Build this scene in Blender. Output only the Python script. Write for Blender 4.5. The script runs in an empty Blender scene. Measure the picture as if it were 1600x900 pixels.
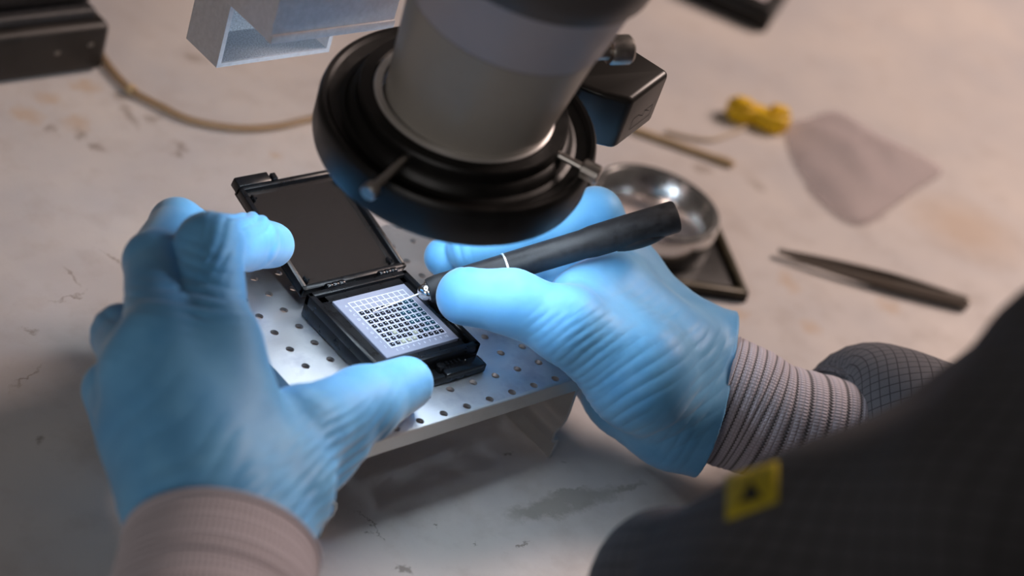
import bpy, bmesh, math, random
import numpy as np
from mathutils import Vector, Matrix

random.seed(7)
rng = np.random.default_rng(7)
SC = bpy.context.scene
COL = SC.collection

# ---------------------------------------------------------------- camera
# work units are centimetres, plate top at z = 3.4, bench top at z = TZ; V() turns them into metres with the bench top at z = 0
TZ = -0.35
CAM_R = np.array([[0.7304923837, -0.6207831684, 0.2846210378],
                  [-0.1927182034, -0.5872173779, -0.7861523040],
                  [0.6551645377, 0.5194266155, -0.5485940391]])      # rows: right, down, forward
CAM_C = np.array([-36.93, -30.95, 40.93])
FPX = 3000.0


def V(p):
    return Vector((p[0] * .01, p[1] * .01, (p[2] - TZ) * .01))


cam_d = bpy.data.cameras.new('camera')
cam = bpy.data.objects.new('camera', cam_d)
COL.objects.link(cam)
m = Matrix.Identity(4)
for i in range(3):
    m[i][0] = CAM_R[0][i]
    m[i][1] = -CAM_R[1][i]
    m[i][2] = -CAM_R[2][i]
m.translation = V(CAM_C)
cam.matrix_world = m
cam_d.sensor_width = 36.0
cam_d.lens = 36.0 * FPX / 1600.0
cam_d.clip_start = 0.02
cam_d.dof.use_dof = True
cam_d.dof.focus_distance = 0.638
cam_d.dof.aperture_fstop = 5.7
SC.camera = cam

# ---------------------------------------------------------------- world, lights, exposure
w = bpy.data.worlds.new('room_light')
SC.world = w
w.use_nodes = True
bg = w.node_tree.nodes['Background']
bg.inputs[0].default_value = (1.0, 0.86, 0.78, 1)
bg.inputs[1].default_value = 0.06


def area(name, loc, target, size, power, color):
    l = bpy.data.lights.new(name, 'AREA')
    l.shape = 'SQUARE'
    l.size = size
    l.energy = power
    l.color = color
    o = bpy.data.objects.new(name, l)
    COL.objects.link(o)
    o.location = loc
    d = Vector(target) - Vector(loc)
    o.rotation_euler = d.to_track_quat('-Z', 'Y').to_euler()
    return o


area('warm_ceiling_lamp', (1.5, -0.05, 1.15), (0.15, 0.08, 0), 0.55, 26.0, (1.0, 0.78, 0.69))
area('room_bounce_fill', (-1.7, -0.9, 0.5), (0.0, 0.05, 0.06), 0.9, 7.5, (1.0, 0.95, 0.92))  # unseen soft fill, added as room bounce to lift camera-facing sides
RING_STRENGTH = 27.0

SC.view_settings.view_transform = 'Standard'
SC.view_settings.look = 'None'
SC.view_settings.gamma = 1.0
SC.view_settings.exposure = 0.0
SC.view_settings.use_curve_mapping = False
SC.cycles.use_denoising = True
SC.cycles.max_bounces = 8


# ---------------------------------------------------------------- pixel -> world helpers (used at build time to read positions off the photograph)
def at(x, y, z):
    d = CAM_R.T @ np.array([(x - 800) / FPX, (y - 450) / FPX, 1.0])
    return CAM_C + d * ((z - CAM_C[2]) / d[2])


def atd(x, y, D):
    return CAM_C + D * (CAM_R.T @ np.array([(x - 800) / FPX, (y - 450) / FPX, 1.0]))


def imgdir(dx, dy):
    v = CAM_R.T @ np.array([dx, dy, 0.0])
    return v / np.linalg.norm(v)


def unit(v):
    v = np.asarray(v, float)
    return v / np.linalg.norm(v)


# ---------------------------------------------------------------- objects
ROOT = {}


def lin(r, g, b):
    f = lambda c: (c / 255 / 12.92) if c / 255 <= .04045 else ((c / 255 + .055) / 1.055) ** 2.4
    return (f(r), f(g), f(b), 1.0)


def thing(name, label, cat, base, group=None):
    o = bpy.data.objects.new(name, None)
    COL.objects.link(o)
    o.empty_display_size = .01
    o.location = V(base)
    o['label'] = label
    o['category'] = cat
    if group:
        o['group'] = group
    return o


def origin_of(o):
    v = Vector((0, 0, 0))
    while o is not None:
        v += o.location
        o = o.parent
    return v


def link_mesh(name, verts, faces, mat, parent=None, smooth=True, base=None, auto=None, uv=None):
    """verts in work units (cm); the object's origin is its parent's (or `base`)"""
    off = origin_of(parent) if parent is not None else (V(base) if base is not None else Vector((0, 0, 0)))
    a = np.asarray([tuple(v) for v in verts], dtype=float) if not isinstance(verts, np.ndarray) else verts
    a = a * .01
    a = a + np.array([0, 0, -TZ * .01]) - np.array(off)
    me = bpy.data.meshes.new(name)
    me.from_pydata(a.tolist(), [], [list(f) for f in faces] if not isinstance(faces, np.ndarray) else faces.tolist())
    me.update()
    if mat:
        me.materials.append(mat)
    if uv is not None:
        l = me.uv_layers.new(name='UVMap')
        li = np.zeros(len(me.loops), dtype=np.int32)
        me.loops.foreach_get('vertex_index', li)
        l.data.foreach_set('uv', np.asarray(uv, dtype=np.float32)[li].ravel())
    if smooth:
        me.polygons.foreach_set('use_smooth', [True] * len(me.polygons))
        if auto is not None:
            me.set_sharp_from_angle(angle=math.radians(auto))
    o = bpy.data.objects.new(name, me)
    COL.objects.link(o)
    if parent is not None:
        o.parent = parent
    elif base is not None:
        o.location = off
    return o


def tag(o, label=None, cat=None, group=None, kind=None):
    for k, v in (('label', label), ('category', cat), ('group', group), ('kind', kind)):
        if v:
            o[k] = v
    return o


class MB:
    """mesh builder in work units"""

    def __init__(self):
        self.bm = bmesh.new()

    def box(self, lo, hi, bevel=0.0, seg=2, M=None):
        r = bmesh.ops.create_cube(self.bm, size=1.0)
        vs = r['verts']
        for v in vs:
            v.co = Vector([lo[i] + (v.co[i] + .5) * (hi[i] - lo[i]) for i in range(3)])
        if bevel:
            es = list({e for v in vs for e in v.link_edges})
            rb = bmesh.ops.bevel(self.bm, geom=es, offset=bevel, segments=seg, affect='EDGES', profile=.5)
            vs = list({v for f in rb['faces'] for v in f.verts} | {v for v in vs if v.is_valid})
        if M is not None:
            for v in vs:
                v.co = M @ v.co
        return vs

    def prism(self, poly, lo, hi, axis=2, bevel=0.0, seg=2, M=None, bevel_all=True):
        def mk(p, h):
            if axis == 2:
                return (p[0], p[1], h)
            if axis == 1:
                return (p[0], h, p[1])
            return (h, p[0], p[1])
        a = [self.bm.verts.new(mk(p, lo)) for p in poly]
        b = [self.bm.verts.new(mk(p, hi)) for p in poly]
        n = len(poly)
        fs = [self.bm.faces.new(a[::-1]), self.bm.faces.new(b)]
        for i in range(n):
            fs.append(self.bm.faces.new((a[i], a[(i + 1) % n], b[(i + 1) % n], b[i])))
        bmesh.ops.recalc_face_normals(self.bm, faces=fs)
        vs = a + b
        if bevel:
            es = list({e for f in fs for e in f.edges})
            rb = bmesh.ops.bevel(self.bm, geom=es, offset=bevel, segments=seg, affect='EDGES', profile=.5)
            vs = list({v for f in rb['faces'] for v in f.verts} | {v for v in vs if v.is_valid})
        if M is not None:
            for v in vs:
                v.co = M @ v.co

    def lathe(self, prof, c=(0, 0, 0), axis=(0, 0, 1), n=64, closed=False):
        """prof: list of (r, h) along the axis from c"""
        ax = Vector(axis).normalized()
        u = ax.orthogonal().normalized()
        v = ax.cross(u)
        c = Vector(c)
        rings = []
        for r, h in prof:
            if r <= 1e-6:
                rings.append([self.bm.verts.new(c + ax * h)])
            else:
                rings.append([self.bm.verts.new(c + ax * h + (u * math.cos(2 * math.pi * k / n) + v * math.sin(2 * math.pi * k / n)) * r) for k in range(n)])
        pairs = list(zip(rings[:-1], rings[1:]))
        if closed:
            pairs.append((rings[-1], rings[0]))
        for A, B in pairs:
            for k in range(n):
                k2 = (k + 1) % n
                if len(A) == 1 and len(B) == 1:
                    continue
                if len(A) == 1:
                    self.bm.faces.new((A[0], B[k], B[k2]))
                elif len(B) == 1:
                    self.bm.faces.new((A[k], B[0], A[k2]))
                else:
                    self.bm.faces.new((A[k], B[k], B[k2], A[k2]))

    def tube(self, pts, rad, n=12, cap=True, smooth_n=0):
        pts = [Vector(p) for p in pts]
        if smooth_n:
            pts = catmull(pts, smooth_n)
        if not hasattr(rad, '__len__'):
            rad = [rad] * len(pts)
        elif len(rad) != len(pts):
            rad = np.interp(np.linspace(0, 1, len(pts)), np.linspace(0, 1, len(rad)), rad)
        t0 = (pts[1] - pts[0]).normalized()
        u = t0.orthogonal().normalized()
        rings = []
        for i, p in enumerate(pts):
            t = (pts[min(i + 1, len(pts) - 1)] - pts[max(i - 1, 0)]).normalized()
            u = (u - t * u.dot(t)).normalized()
            v = t.cross(u)
            rings.append([self.bm.verts.new(p + (u * math.cos(2 * math.pi * k / n) + v * math.sin(2 * math.pi * k / n)) * float(rad[i])) for k in range(n)])
        for A, B in zip(rings[:-1], rings[1:]):
            for k in range(n):
                self.bm.faces.new((A[k], A[(k + 1) % n], B[(k + 1) % n], B[k]))
        if cap:
            self.bm.faces.new(rings[0][::-1])
            self.bm.faces.new(rings[-1])

    def sphere(self, c, r, sc=(1, 1, 1), M=None, u=20, v=12):
        rr = bmesh.ops.create_uvsphere(self.bm, u_segments=u, v_segments=v, radius=1)
        for x in rr['verts']:
            p = Vector((x.co[0] * sc[0] * r, x.co[1] * sc[1] * r, x.co[2] * sc[2] * r))
            if M is not None:
                p = M @ p
            x.co = p + Vector(c)

    def build(self, name, mat, parent=None, smooth=True, auto=35, base=None):
        bmesh.ops.recalc_face_normals(self.bm, faces=self.bm.faces)
        self.bm.verts.index_update()
        vs = [tuple(v.co) for v in self.bm.verts]
        fs = [[v.index for v in f.verts] for f in self.bm.faces]
        self.bm.free()
        return link_mesh(name, vs, fs, mat, parent, smooth, base, auto)


def catmull(p, n):
    out = []
    for i in range(len(p) - 1):
        p0, p1, p2, p3 = p[max(i - 1, 0)], p[i], p[i + 1], p[min(i + 2, len(p) - 1)]
        for k in range(n):
            t = k / n
            out.append(.5 * (2 * p1 + (p2 - p0) * t + (2 * p0 - 5 * p1 + 4 * p2 - p3) * t * t + (3 * p1 - p0 - 3 * p2 + p3) * t ** 3))
    out.append(p[-1])
    return out


# ---------------------------------------------------------------- materials
class NT:
    def __init__(self, name):
        self.m = bpy.data.materials.new(name)
        self.m.use_nodes = True
        self.t = self.m.node_tree
        self.b = self.t.nodes['Principled BSDF']

    def n(self, typ, **kw):
        o = self.t.nodes.new(typ)
        for k, v in kw.items():
            setattr(o, k, v)
        return o

    def link(self, a, b):
        self.t.links.new(a, b)

    def set(self, **kw):
        for k, v in kw.items():
            self.b.inputs[k.replace('_', ' ')].default_value = v

    def math(self, op, a, b=None, c=None, clamp=False):
        o = self.n('ShaderNodeMath', operation=op, use_clamp=clamp)
        for i, x in enumerate((a, b, c)):
            if x is None:
                continue
            if hasattr(x, 'is_linked'):
                self.link(x, o.inputs[i])
            else:
                o.inputs[i].default_value = x
        return o.outputs[0]

    def mix(self, f, a, b):
        o = self.n('ShaderNodeMix', data_type='RGBA')
        for s, x in ((o.inputs[0], f), (o.inputs[6], a), (o.inputs[7], b)):
            if hasattr(x, 'is_linked'):
                self.link(x, s)
            else:
                s.default_value = x
        return o.outputs[2]

    def noise(self, vec, scale, detail=3, rough=.5, out=0):
        o = self.n('ShaderNodeTexNoise')
        o.inputs['Scale'].default_value = scale
        o.inputs['Detail'].default_value = detail
        o.inputs['Roughness'].default_value = rough
        if vec is not None:
            self.link(vec, o.inputs['Vector'])
        return o.outputs[out]

    def ramp(self, x, a, b, lo=0., hi=1.):
        o = self.n('ShaderNodeMapRange')
        self.link(x, o.inputs[0])
        for i, v in enumerate((a, b, lo, hi)):
            o.inputs[1 + i].default_value = v
        return o.outputs[0]

    def pos(self, scale=(1, 1, 1), obj=True):
        if obj:
            c = self.n('ShaderNodeTexCoord').outputs['Object']
        else:
            c = self.n('ShaderNodeNewGeometry').outputs['Position']
        mp = self.n('ShaderNodeMapping')
        mp.inputs['Scale'].default_value = scale
        self.link(c, mp.inputs[0])
        return mp.outputs[0]

    def bump(self, h, strength, dist):
        o = self.n('ShaderNodeBump')
        o.inputs['Strength'].default_value = strength
        o.inputs['Distance'].default_value = dist
        self.link(h, o.inputs['Height'])
        self.link(o.outputs[0], self.b.inputs['Normal'])


def simple(name, col, rough=.5, metal=0., spec=.5, noise=0.0, scale=200., coat=0., bump=0.0):
    k = NT(name)
    k.set(Base_Color=col, Roughness=rough, Metallic=metal)
    k.b.inputs['Specular IOR Level'].default_value = spec
    if coat:
        k.b.inputs['Coat Weight'].default_value = coat
    if noise or bump:
        v = k.pos((1, 1, 1))
        nz = k.noise(v, scale, 4, .6)
        if noise:
            f = k.ramp(nz, .3, .7)
            k.link(k.mix(f, tuple(c * (1 - noise) for c in col[:3]) + (1,), tuple(min(1, c * (1 + noise)) for c in col[:3]) + (1,)), k.b.inputs['Base Color'])
            k.link(k.ramp(nz, .3, .7, rough * .85, min(1, rough * 1.2)), k.b.inputs['Roughness'])
        if bump:
            k.bump(nz, bump, .0005)
    return k.m


def mat_bench():
    k = NT('bench_laminate')
    p = k.pos((100, 100, 100), obj=False)      # centimetres
    n1 = k.noise(p, .12, 4, .55)
    n2 = k.noise(p, .55, 5, .6)
    n3 = k.noise(p, 9.0, 3, .6)
    base = k.mix(k.ramp(n1, .35, .65), lin(196, 192, 192), lin(214, 206, 200))
    base = k.mix(k.math('MULTIPLY', k.ramp(n2, .5, .78), .45), base, lin(176, 164, 156))
    base = k.mix(k.math('MULTIPLY', k.ramp(n3, .62, .8), .25), base, lin(150, 142, 136))
    warp = k.noise(p, 1.3, 5, .65, out=1)
    wsub = k.n('ShaderNodeVectorMath', operation='SUBTRACT')
    k.link(warp, wsub.inputs[0])
    wsub.inputs[1].default_value = (.5, .5, .5)
    ws = k.n('ShaderNodeVectorMath', operation='SCALE')
    k.link(wsub.outputs[0], ws.inputs[0])
    ws.inputs['Scale'].default_value = 1.5
    pw = k.n('ShaderNodeVectorMath', operation='ADD')
    k.link(p, pw.inputs[0])
    k.link(ws.outputs[0], pw.inputs[1])

    def blobs(col, lst, soft, strength):
        nonlocal base
        acc = None
        for (x0, y0, x1, y1, wd) in lst:
            a, b = at(x0, y0, TZ), at(x1, y1, TZ)
            c = (a + b) / 2
            L = max(np.linalg.norm(b - a) / 2, wd)
            ang = math.atan2(b[1] - a[1], b[0] - a[0])
            mp = k.n('ShaderNodeMapping', vector_type='TEXTURE')
            mp.inputs['Location'].default_value = (c[0], c[1], 0)
            mp.inputs['Rotation'].default_value = (0, 0, ang)
            mp.inputs['Scale'].default_value = (L, wd, 1000)
            k.link(pw.outputs[0], mp.inputs[0])
            ln = k.n('ShaderNodeVectorMath', operation='LENGTH')
            k.link(mp.outputs[0], ln.inputs[0])
            f = k.ramp(ln.outputs['Value'], 1.0 - soft, 1.0 + soft, 1., 0.)
            acc = f if acc is None else k.math('MAXIMUM', acc, f)
        base = k.mix(k.math('MULTIPLY', acc, strength), base, col)

    # worn patch and scuffs near the front edge
    blobs(lin(128, 122, 106), [(798, 808, 905, 785, .42), (850, 792, 965, 768, .38), (940, 776, 1003, 755, .13), (868, 778, 915, 762, .12)], .35, .5)
    blobs(lin(92, 80, 62), [(620, 884, 638, 892, .1), (676, 822, 684, 822, .06), (808, 858, 820, 850, .07), (598, 843, 603, 846, .05), (790, 708, 800, 712, .07), (876, 722, 882, 720, .06), (574, 835, 584, 838, .05),
                            (560, 800, 600, 845, .03), (850, 690, 853, 696, .05), (740, 853, 744, 853, .05)], .4, .6)
    # tan spills further back; the widest patch paints warm light into the bench
    blobs(lin(196, 160, 118), [(120, 130, 150, 140, .5), (110, 180, 130, 205, .45), (60, 150, 95, 160, .4), (425, 243, 436, 243, .25), (1225, 425, 1240, 455, .4), (1148, 485, 1160, 495, .4), (1265, 505, 1270, 520, .4),
                               (1385, 470, 1395, 490, .5), (1160, 160, 1165, 175, .5), (1465, 330, 1560, 390, 2.2), (20, 175, 60, 185, .5)], .6, .45)
    blobs(lin(120, 100, 82), [(188, 148, 196, 152, .35), (190, 165, 215, 195, .16), (75, 200, 80, 203, .2), (122, 208, 130, 212, .28), (146, 228, 152, 231, .2), (270, 228, 292, 230, .3), (275, 240, 280, 242, .2), (40, 510, 55, 520, .14),
                              (60, 684, 70, 690, .14), (1175, 285, 1185, 290, .3), (1090, 260, 1100, 262, .3), (105, 420, 120, 440, .07), (160, 395, 190, 415, .06), (20, 600, 60, 575, .07), (90, 470, 130, 455, .05),
                              (500, 130, 515, 140, .2), (300, 90, 310, 92, .25), (230, 185, 250, 190, .2)], .7, .55)
    k.link(base, k.b.inputs['Base Color'])
    k.link(k.ramp(n2, .3, .7, .42, .6), k.b.inputs['Roughness'])
    k.b.inputs['Specular IOR Level'].default_value = .35
    k.bump(n3, .05, .0003)
    return k.m


def mat_glove():
    k = NT('nitrile_glove')
    p = k.pos((100, 100, 100))
    n1 = k.noise(p, .7, 3, .5)
    n2 = k.noise(p, 5, 4, .6)
    c = k.mix(k.ramp(n1, .3, .7), lin(92, 160, 212), lin(112, 178, 224))
    k.link(c, k.b.inputs['Base Color'])
    k.set(Roughness=.5)
    k.b.inputs['Specular IOR Level'].default_value = .26
    k.b.inputs['Sheen Weight'].default_value = .3
    k.b.inputs['Sheen Roughness'].default_value = .4
    k.b.inputs['Subsurface Weight'].default_value = .06
    k.b.inputs['Subsurface Radius'].default_value = (.3, .6, 1.0)
    k.b.inputs['Subsurface Scale'].default_value = .002
    k.bump(n2, .06, .0006)
    return k.m


def mat_alu(name, col, rough, scale, dirt=.0, stretch=(.5, 40, 40)):
    k = NT(name)
    p = k.pos(tuple(100 * s for s in stretch))
    p2 = k.pos((100, 100, 100))
    n1 = k.noise(p, scale, 4, .6)
    n2 = k.noise(p2, .5, 4, .6)
    c = k.mix(k.ramp(n1, .3, .7), tuple(x * .92 for x in col[:3]) + (1,), col)
    c = k.mix(k.math('MULTIPLY', k.ramp(n2, .52, .72), dirt), c, lin(122, 126, 150))
    k.link(c, k.b.inputs['Base Color'])
    k.set(Metallic=.85)
    r = k.math('ADD', k.ramp(n1, .3, .7, rough - .03, rough + .03), k.ramp(n2, .4, .7, -.05, .08))
    k.link(r, k.b.inputs['Roughness'])
    k.bump(n1, .035, .0001)
    return k.m


def mat_cuff(name, light, dark, rings, strength):
    """knit tube: u runs round, v along the arm (in rings)"""
    k = NT(name)
    uv = k.n('ShaderNodeTexCoord').outputs['UV']
    sx = k.n('ShaderNodeSeparateXYZ')
    k.link(uv, sx.inputs[0])
    u, v = sx.outputs[0], sx.outputs[1]
    zz = k.math('MULTIPLY', k.math('PINGPONG', k.math('MULTIPLY', u, 110.), .5), .22)
    ph = k.math('FRACT', k.math('ADD', k.math('MULTIPLY', v, float(rings)), zz))
    band = k.ramp(k.math('ABSOLUTE', k.math('SUBTRACT', ph, .5)), .05, .14, 1., 0.)
    st = k.math('PINGPONG', k.math('MULTIPLY', u, 110.), .5)
    st2 = k.math('PINGPONG', k.math('MULTIPLY', v, rings * 3.), .5)
    loop = k.math('MULTIPLY', k.ramp(st, 0., .35), k.ramp(st2, 0., .3))
    nz = k.noise(k.pos((100, 100, 100)), 12, 3, .6)
    c = k.mix(k.math('MULTIPLY', k.math('SUBTRACT', 1., loop), .45), light, tuple(x * .45 for x in light[:3]) + (1,))
    c = k.mix(k.math('MULTIPLY', band, strength), c, dark)
    c = k.mix(k.math('MULTIPLY', nz, .2), c, tuple(x * .7 for x in light[:3]) + (1,))
    k.link(c, k.b.inputs['Base Color'])
    k.set(Roughness=.9)
    k.b.inputs['Specular IOR Level'].default_value = .1
    k.b.inputs['Sheen Weight'].default_value = .25
    k.bump(k.math('ADD', loop, k.math('MULTIPLY', band, -.6)), .5, .0006)
    return k.m


def mat_fabric_uv(name, col, line, nu, nv):
    k = NT(name)
    uv = k.n('ShaderNodeTexCoord').outputs['UV']
    sx = k.n('ShaderNodeSeparateXYZ')
    k.link(uv, sx.inputs[0])
    a = k.math('ADD', k.math('MULTIPLY', sx.outputs[0], nu), k.math('MULTIPLY', sx.outputs[1], nv))
    b = k.math('SUBTRACT', k.math('MULTIPLY', sx.outputs[0], nu), k.math('MULTIPLY', sx.outputs[1], nv))
    f = None
    for s in (a, b):
        g = k.ramp(k.math('ABSOLUTE', k.math('SUBTRACT', k.math('FRACT', s), .5)), .03, .08, 1., 0.)
        f = g if f is None else k.math('MAXIMUM', f, g)
    nz = k.noise(k.pos((100, 100, 100)), 14, 3, .6)
    c = k.mix(nz, col, tuple(x * .8 for x in col[:3]) + (1,))
    k.link(k.mix(k.math('MULTIPLY', f, .85), c, line), k.b.inputs['Base Color'])
    k.set(Roughness=.8)
    k.b.inputs['Specular IOR Level'].default_value = .2
    k.bump(nz, .2, .0004)
    return k.m


def mat_fabric_obj(name, col, line):
    k = NT(name)
    p = k.pos((100, 100, 100))
    sx = k.n('ShaderNodeSeparateXYZ')
    k.link(p, sx.inputs[0])
    f = None
    for (a, b, c) in ((1.1, .9, 1.2), (-1.0, -.5, 1.5)):
        s = k.math('ADD', k.math('MULTIPLY', sx.outputs[0], a), k.math('ADD', k.math('MULTIPLY', sx.outputs[1], b), k.math('MULTIPLY', sx.outputs[2], c)))
        g = k.ramp(k.math('ABSOLUTE', k.math('SUBTRACT', k.math('FRACT', s), .5)), .05, .12, 1., 0.)
        f = g if f is None else k.math('MAXIMUM', f, g)
    nz = k.noise(p, .5, 4, .6)
    c = k.mix(nz, col, tuple(x * .75 for x in col[:3]) + (1,))
    k.link(k.mix(k.math('MULTIPLY', f, .6), c, line), k.b.inputs['Base Color'])
    k.set(Roughness=.75)
    k.b.inputs['Specular IOR Level'].default_value = .2
    return k.m


BLACK_GLOSS = simple('black_gloss_plastic', (.006, .006, .007, 1), .22, 0, .5, .2, 150)
BLACK_PLASTIC = simple('black_moulded_plastic', (.006, .006, .007, 1), .3, 0, .35, .2, 300, bump=.05)
BLACK_SATIN = simple('black_satin_enamel', (.005, .0046, .0042, 1), .4, 0, .3, .15, 120)
BLACK_RUBBER = simple('black_rubber', (.018, .018, .02, 1), .5, 0, .45, .45, 400, bump=.15)
CHROME = simple('polished_steel', (.75, .74, .72, 1), .14, 1.0)
STEEL = simple('dull_steel', (.46, .43, .4, 1), .34, 1.0, noise=.15, scale=300)
DARK_STEEL = simple('dark_steel', (.2, .18, .16, 1), .38, .9)
GREY_PAINT = simple('warm_grey_enamel', lin(142, 137, 130), .36, 0, .4, .05, 60)
GREY_PAINT2 = simple('cool_grey_enamel', lin(152, 149, 156), .42, 0, .4, .05, 60)
GREY_DARK = simple('dark_grey_enamel', lin(72, 68, 68), .4, 0, .4)
ALU_PLATE = mat_alu('brushed_aluminium', (.74, .74, .76, 1), .36, 1.2, .55)
ALU_CAST = mat_alu('mill_aluminium', (.70, .69, .67, 1), .38, 1.0, .1)
BRACKET_PAINT = simple('silver_grey_paint', lin(190, 187, 190), .42, .1, .5, .1, 500)
BRACKET_INNER = simple('speckled_grey_paint', lin(172, 178, 186), .6, .1, .4, .45, 1800)
GLOVE = mat_glove()
SKIN = simple('skin', lin(190, 135, 110), .55, 0, .4, .08, 90)
CUFF_R = mat_cuff('striped_knit', lin(222, 214, 224), lin(70, 66, 64), 15, .95)
CUFF_L = mat_cuff('lilac_knit', lin(204, 196, 204), lin(168, 158, 164), 9, .5)
FABRIC_SLEEVE = mat_fabric_uv('grid_fabric', lin(122, 122, 128), lin(60, 60, 64), 32, 38)
FABRIC = mat_fabric_obj('dark_grid_fabric', lin(90, 90, 94), lin(54, 54, 56))
YELLOW_PLASTIC = simple('yellow_plastic', lin(246, 192, 14), .45, 0, .4, .2, 250)
YELLOW_TAG = simple('yellow_print', lin(176, 160, 44), .7, 0, .2, .15, 300)
TAG_BLACK = simple('black_print', (.01, .01, .01, 1), .7)
WHITE_PRINT = simple('white_print', (.84, .86, .9, 1), .6)
PAD_GREY = simple('pale_gel', lin(140, 142, 158), .5, 0, .4, .05, 300)
MARK_PALE = simple('pale_print', lin(208, 210, 226), .5)
DIE_DARK = simple('dark_silicon', (.012, .012, .02, 1), .25, .2)
DIE_TEAL = simple('teal_silicon', lin(28, 74, 92), .25, .3)
DIE_PALE = simple('pale_silicon', lin(170, 172, 150), .3, .3)
DIE_CORE = simple('die_pad_metal', (.72, .76, .8, 1), .3, .2)
PAPER = simple('white_paper', lin(226, 216, 220), .7)
STICK = simple('pale_wood', lin(196, 168, 128), .7, 0, .3, .15, 300)
WIRE = simple('cream_wire', lin(190, 172, 146), .5)

k = NT('ring_lamp_glow')
k.b.inputs['Emission Color'].default_value = (.74, .87, 1.0, 1)
k.b.inputs['Emission Strength'].default_value = RING_STRENGTH
k.set(Base_Color=(.8, .8, .8, 1))
RING_GLOW = k.m

k = NT('clear_hose')
k.set(Base_Color=lin(196, 170, 138), Roughness=.25)
k.b.inputs['Transmission Weight'].default_value = .55
k.b.inputs['IOR'].default_value = 1.3
HOSE = k.m

k = NT('clear_film')
k.set(Base_Color=lin(220, 206, 206), Roughness=.55, Alpha=.2)
k.b.inputs['Specular IOR Level'].default_value = .2
nzf = k.noise(k.pos((100, 100, 100)), .6, 3, .5)
k.bump(nzf, .5, .004)
FILM = k.m

# ---------------------------------------------------------------- the setting: floor and bench
FLOOR_Z = -74.0
mb = MB()
mb.box((-130, -130, FLOOR_Z - 2), (190, 190, FLOOR_Z))
fl = mb.build('floor', simple('grey_vinyl_floor', lin(120, 116, 112), .6, 0, .3, .1, 8), None, smooth=False)
fl['kind'] = 'structure'

bench = thing('workbench', 'wide off-white laminate workbench with tan stains and scuffs under everything', 'table', (30, 40, FLOOR_Z))
mb = MB()
mb.box((-70, -8.5, TZ - 3.2), (130, 95, TZ), .15, 2)
mb.build('table_top', mat_bench(), bench, smooth=True)
for (x, y) in ((-64, -3), (118, -3), (-64, 84), (118, 84)):
    mb = MB()
    mb.box((x, y, FLOOR_Z), (x + 6, y + 6, TZ - 3.2), .3, 1)
    mb.build('leg', GREY_DARK, bench, smooth=False)

# ---------------------------------------------------------------- perforated aluminium stand
PX0, PX1, PY0, PY1, PZ = -3.05, 7.05, -.26, 9.21, 3.4
TH = .14
stand = thing('perforated_stand', 'low aluminium stand with a perforated top, under the open black case', 'stand', (2, 4.5, TZ))


def plate_mesh():
    xs = [float(i) for i in range(-2, 7)]
    ys = [.895 * j for j in range(0, 11)]
    bx = [PX0] + [(a + b) / 2 for a, b in zip(xs[:-1], xs[1:])] + [PX1]
    by = [PY0] + [(a + b) / 2 for a, b in zip(ys[:-1], ys[1:])] + [PY1]
    bm = bmesh.new()
    rr = .14
    for i, cx in enumerate(xs):
        for j, cy in enumerate(ys):
            x0, x1, y0, y1 = bx[i], bx[i + 1], by[j], by[j + 1]
            per = []
            for (a, b) in (((x0, y0), (x1, y0)), ((x1, y0), (x1, y1)), ((x1, y1), (x0, y1)), ((x0, y1), (x0, y0))):
                for q in range(4):
                    per.append((a[0] + (b[0] - a[0]) * q / 4, a[1] + (b[1] - a[1]) * q / 4))
            hol = [(cx + rr * math.cos(math.radians(-135 + 22.5 * q)), cy + rr * math.sin(math.radians(-135 + 22.5 * q))) for q in range(16)]
            lay = {}
            for z in (PZ, PZ - TH):
                lay[z] = ([bm.verts.new((*p, z)) for p in per], [bm.verts.new((*p, z)) for p in hol])
            for q in range(16):
                q2 = (q + 1) % 16
                P, H = lay[PZ]
                bm.faces.new((P[q], P[q2], H[q2], H[q]))
                P2, H2 = lay[PZ - TH]
                bm.faces.new((P2[q2], P2[q], H2[q], H2[q2]))
                bm.faces.new((H[q], H[q2], H2[q2], H2[q]))
                side = q // 4
                if (side == 0 and j == 0) or (side == 1 and i == len(xs) - 1) or (side == 2 and j == len(ys) - 1) or (side == 3 and i == 0):
                    bm.faces.new((P[q2], P[q], P2[q], P2[q2]))
    bmesh.ops.remove_doubles(bm, verts=bm.verts, dist=1e-4)
    return bm


mb = MB()
mb.bm.free()
mb.bm = plate_mesh()
mb.build('perforated_plate', ALU_PLATE, stand, auto=30)
mb = MB()
mb.box((PX0, PY0 - .02, PZ - .64), (PX1, PY0 + .12, PZ + .005), .03, 1)
mb.build('front_flange', ALU_CAST, stand, auto=30)
# folded side legs: thin profile run along y
prof = [(7.0, 3.39), (7.06, 2.8), (7.13, 1.8), (7.12, 1.35), (7.02, 1.18), (6.84, 1.02), (6.78, .8), (6.82, .52), (6.96, .42), (7.1, .44), (7.1, .2), (7.06, TZ)]


def strip(prof, t):
    L, Rr = [], []
    n = len(prof)
    for i, p in enumerate(prof):
        a, b = prof[max(i - 1, 0)], prof[min(i + 1, n - 1)]
        d = Vector((b[0] - a[0], b[1] - a[1])).normalized()
        nn = Vector((-d[1], d[0])) * t / 2
        L.append((p[0] + nn[0], p[1] + nn[1]))
        Rr.append((p[0] - nn[0], p[1] - nn[1]))
    return L + Rr[::-1]


for s in (1, -1):
    pp = strip(prof, .12)
    if s < 0:
        pp = [(4.0 - x, z) for x, z in pp]
    mb = MB()
    mb.prism(pp, PY0, PY1, axis=1)
    mb.build('folded_leg', ALU_CAST, stand, auto=40)

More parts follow.
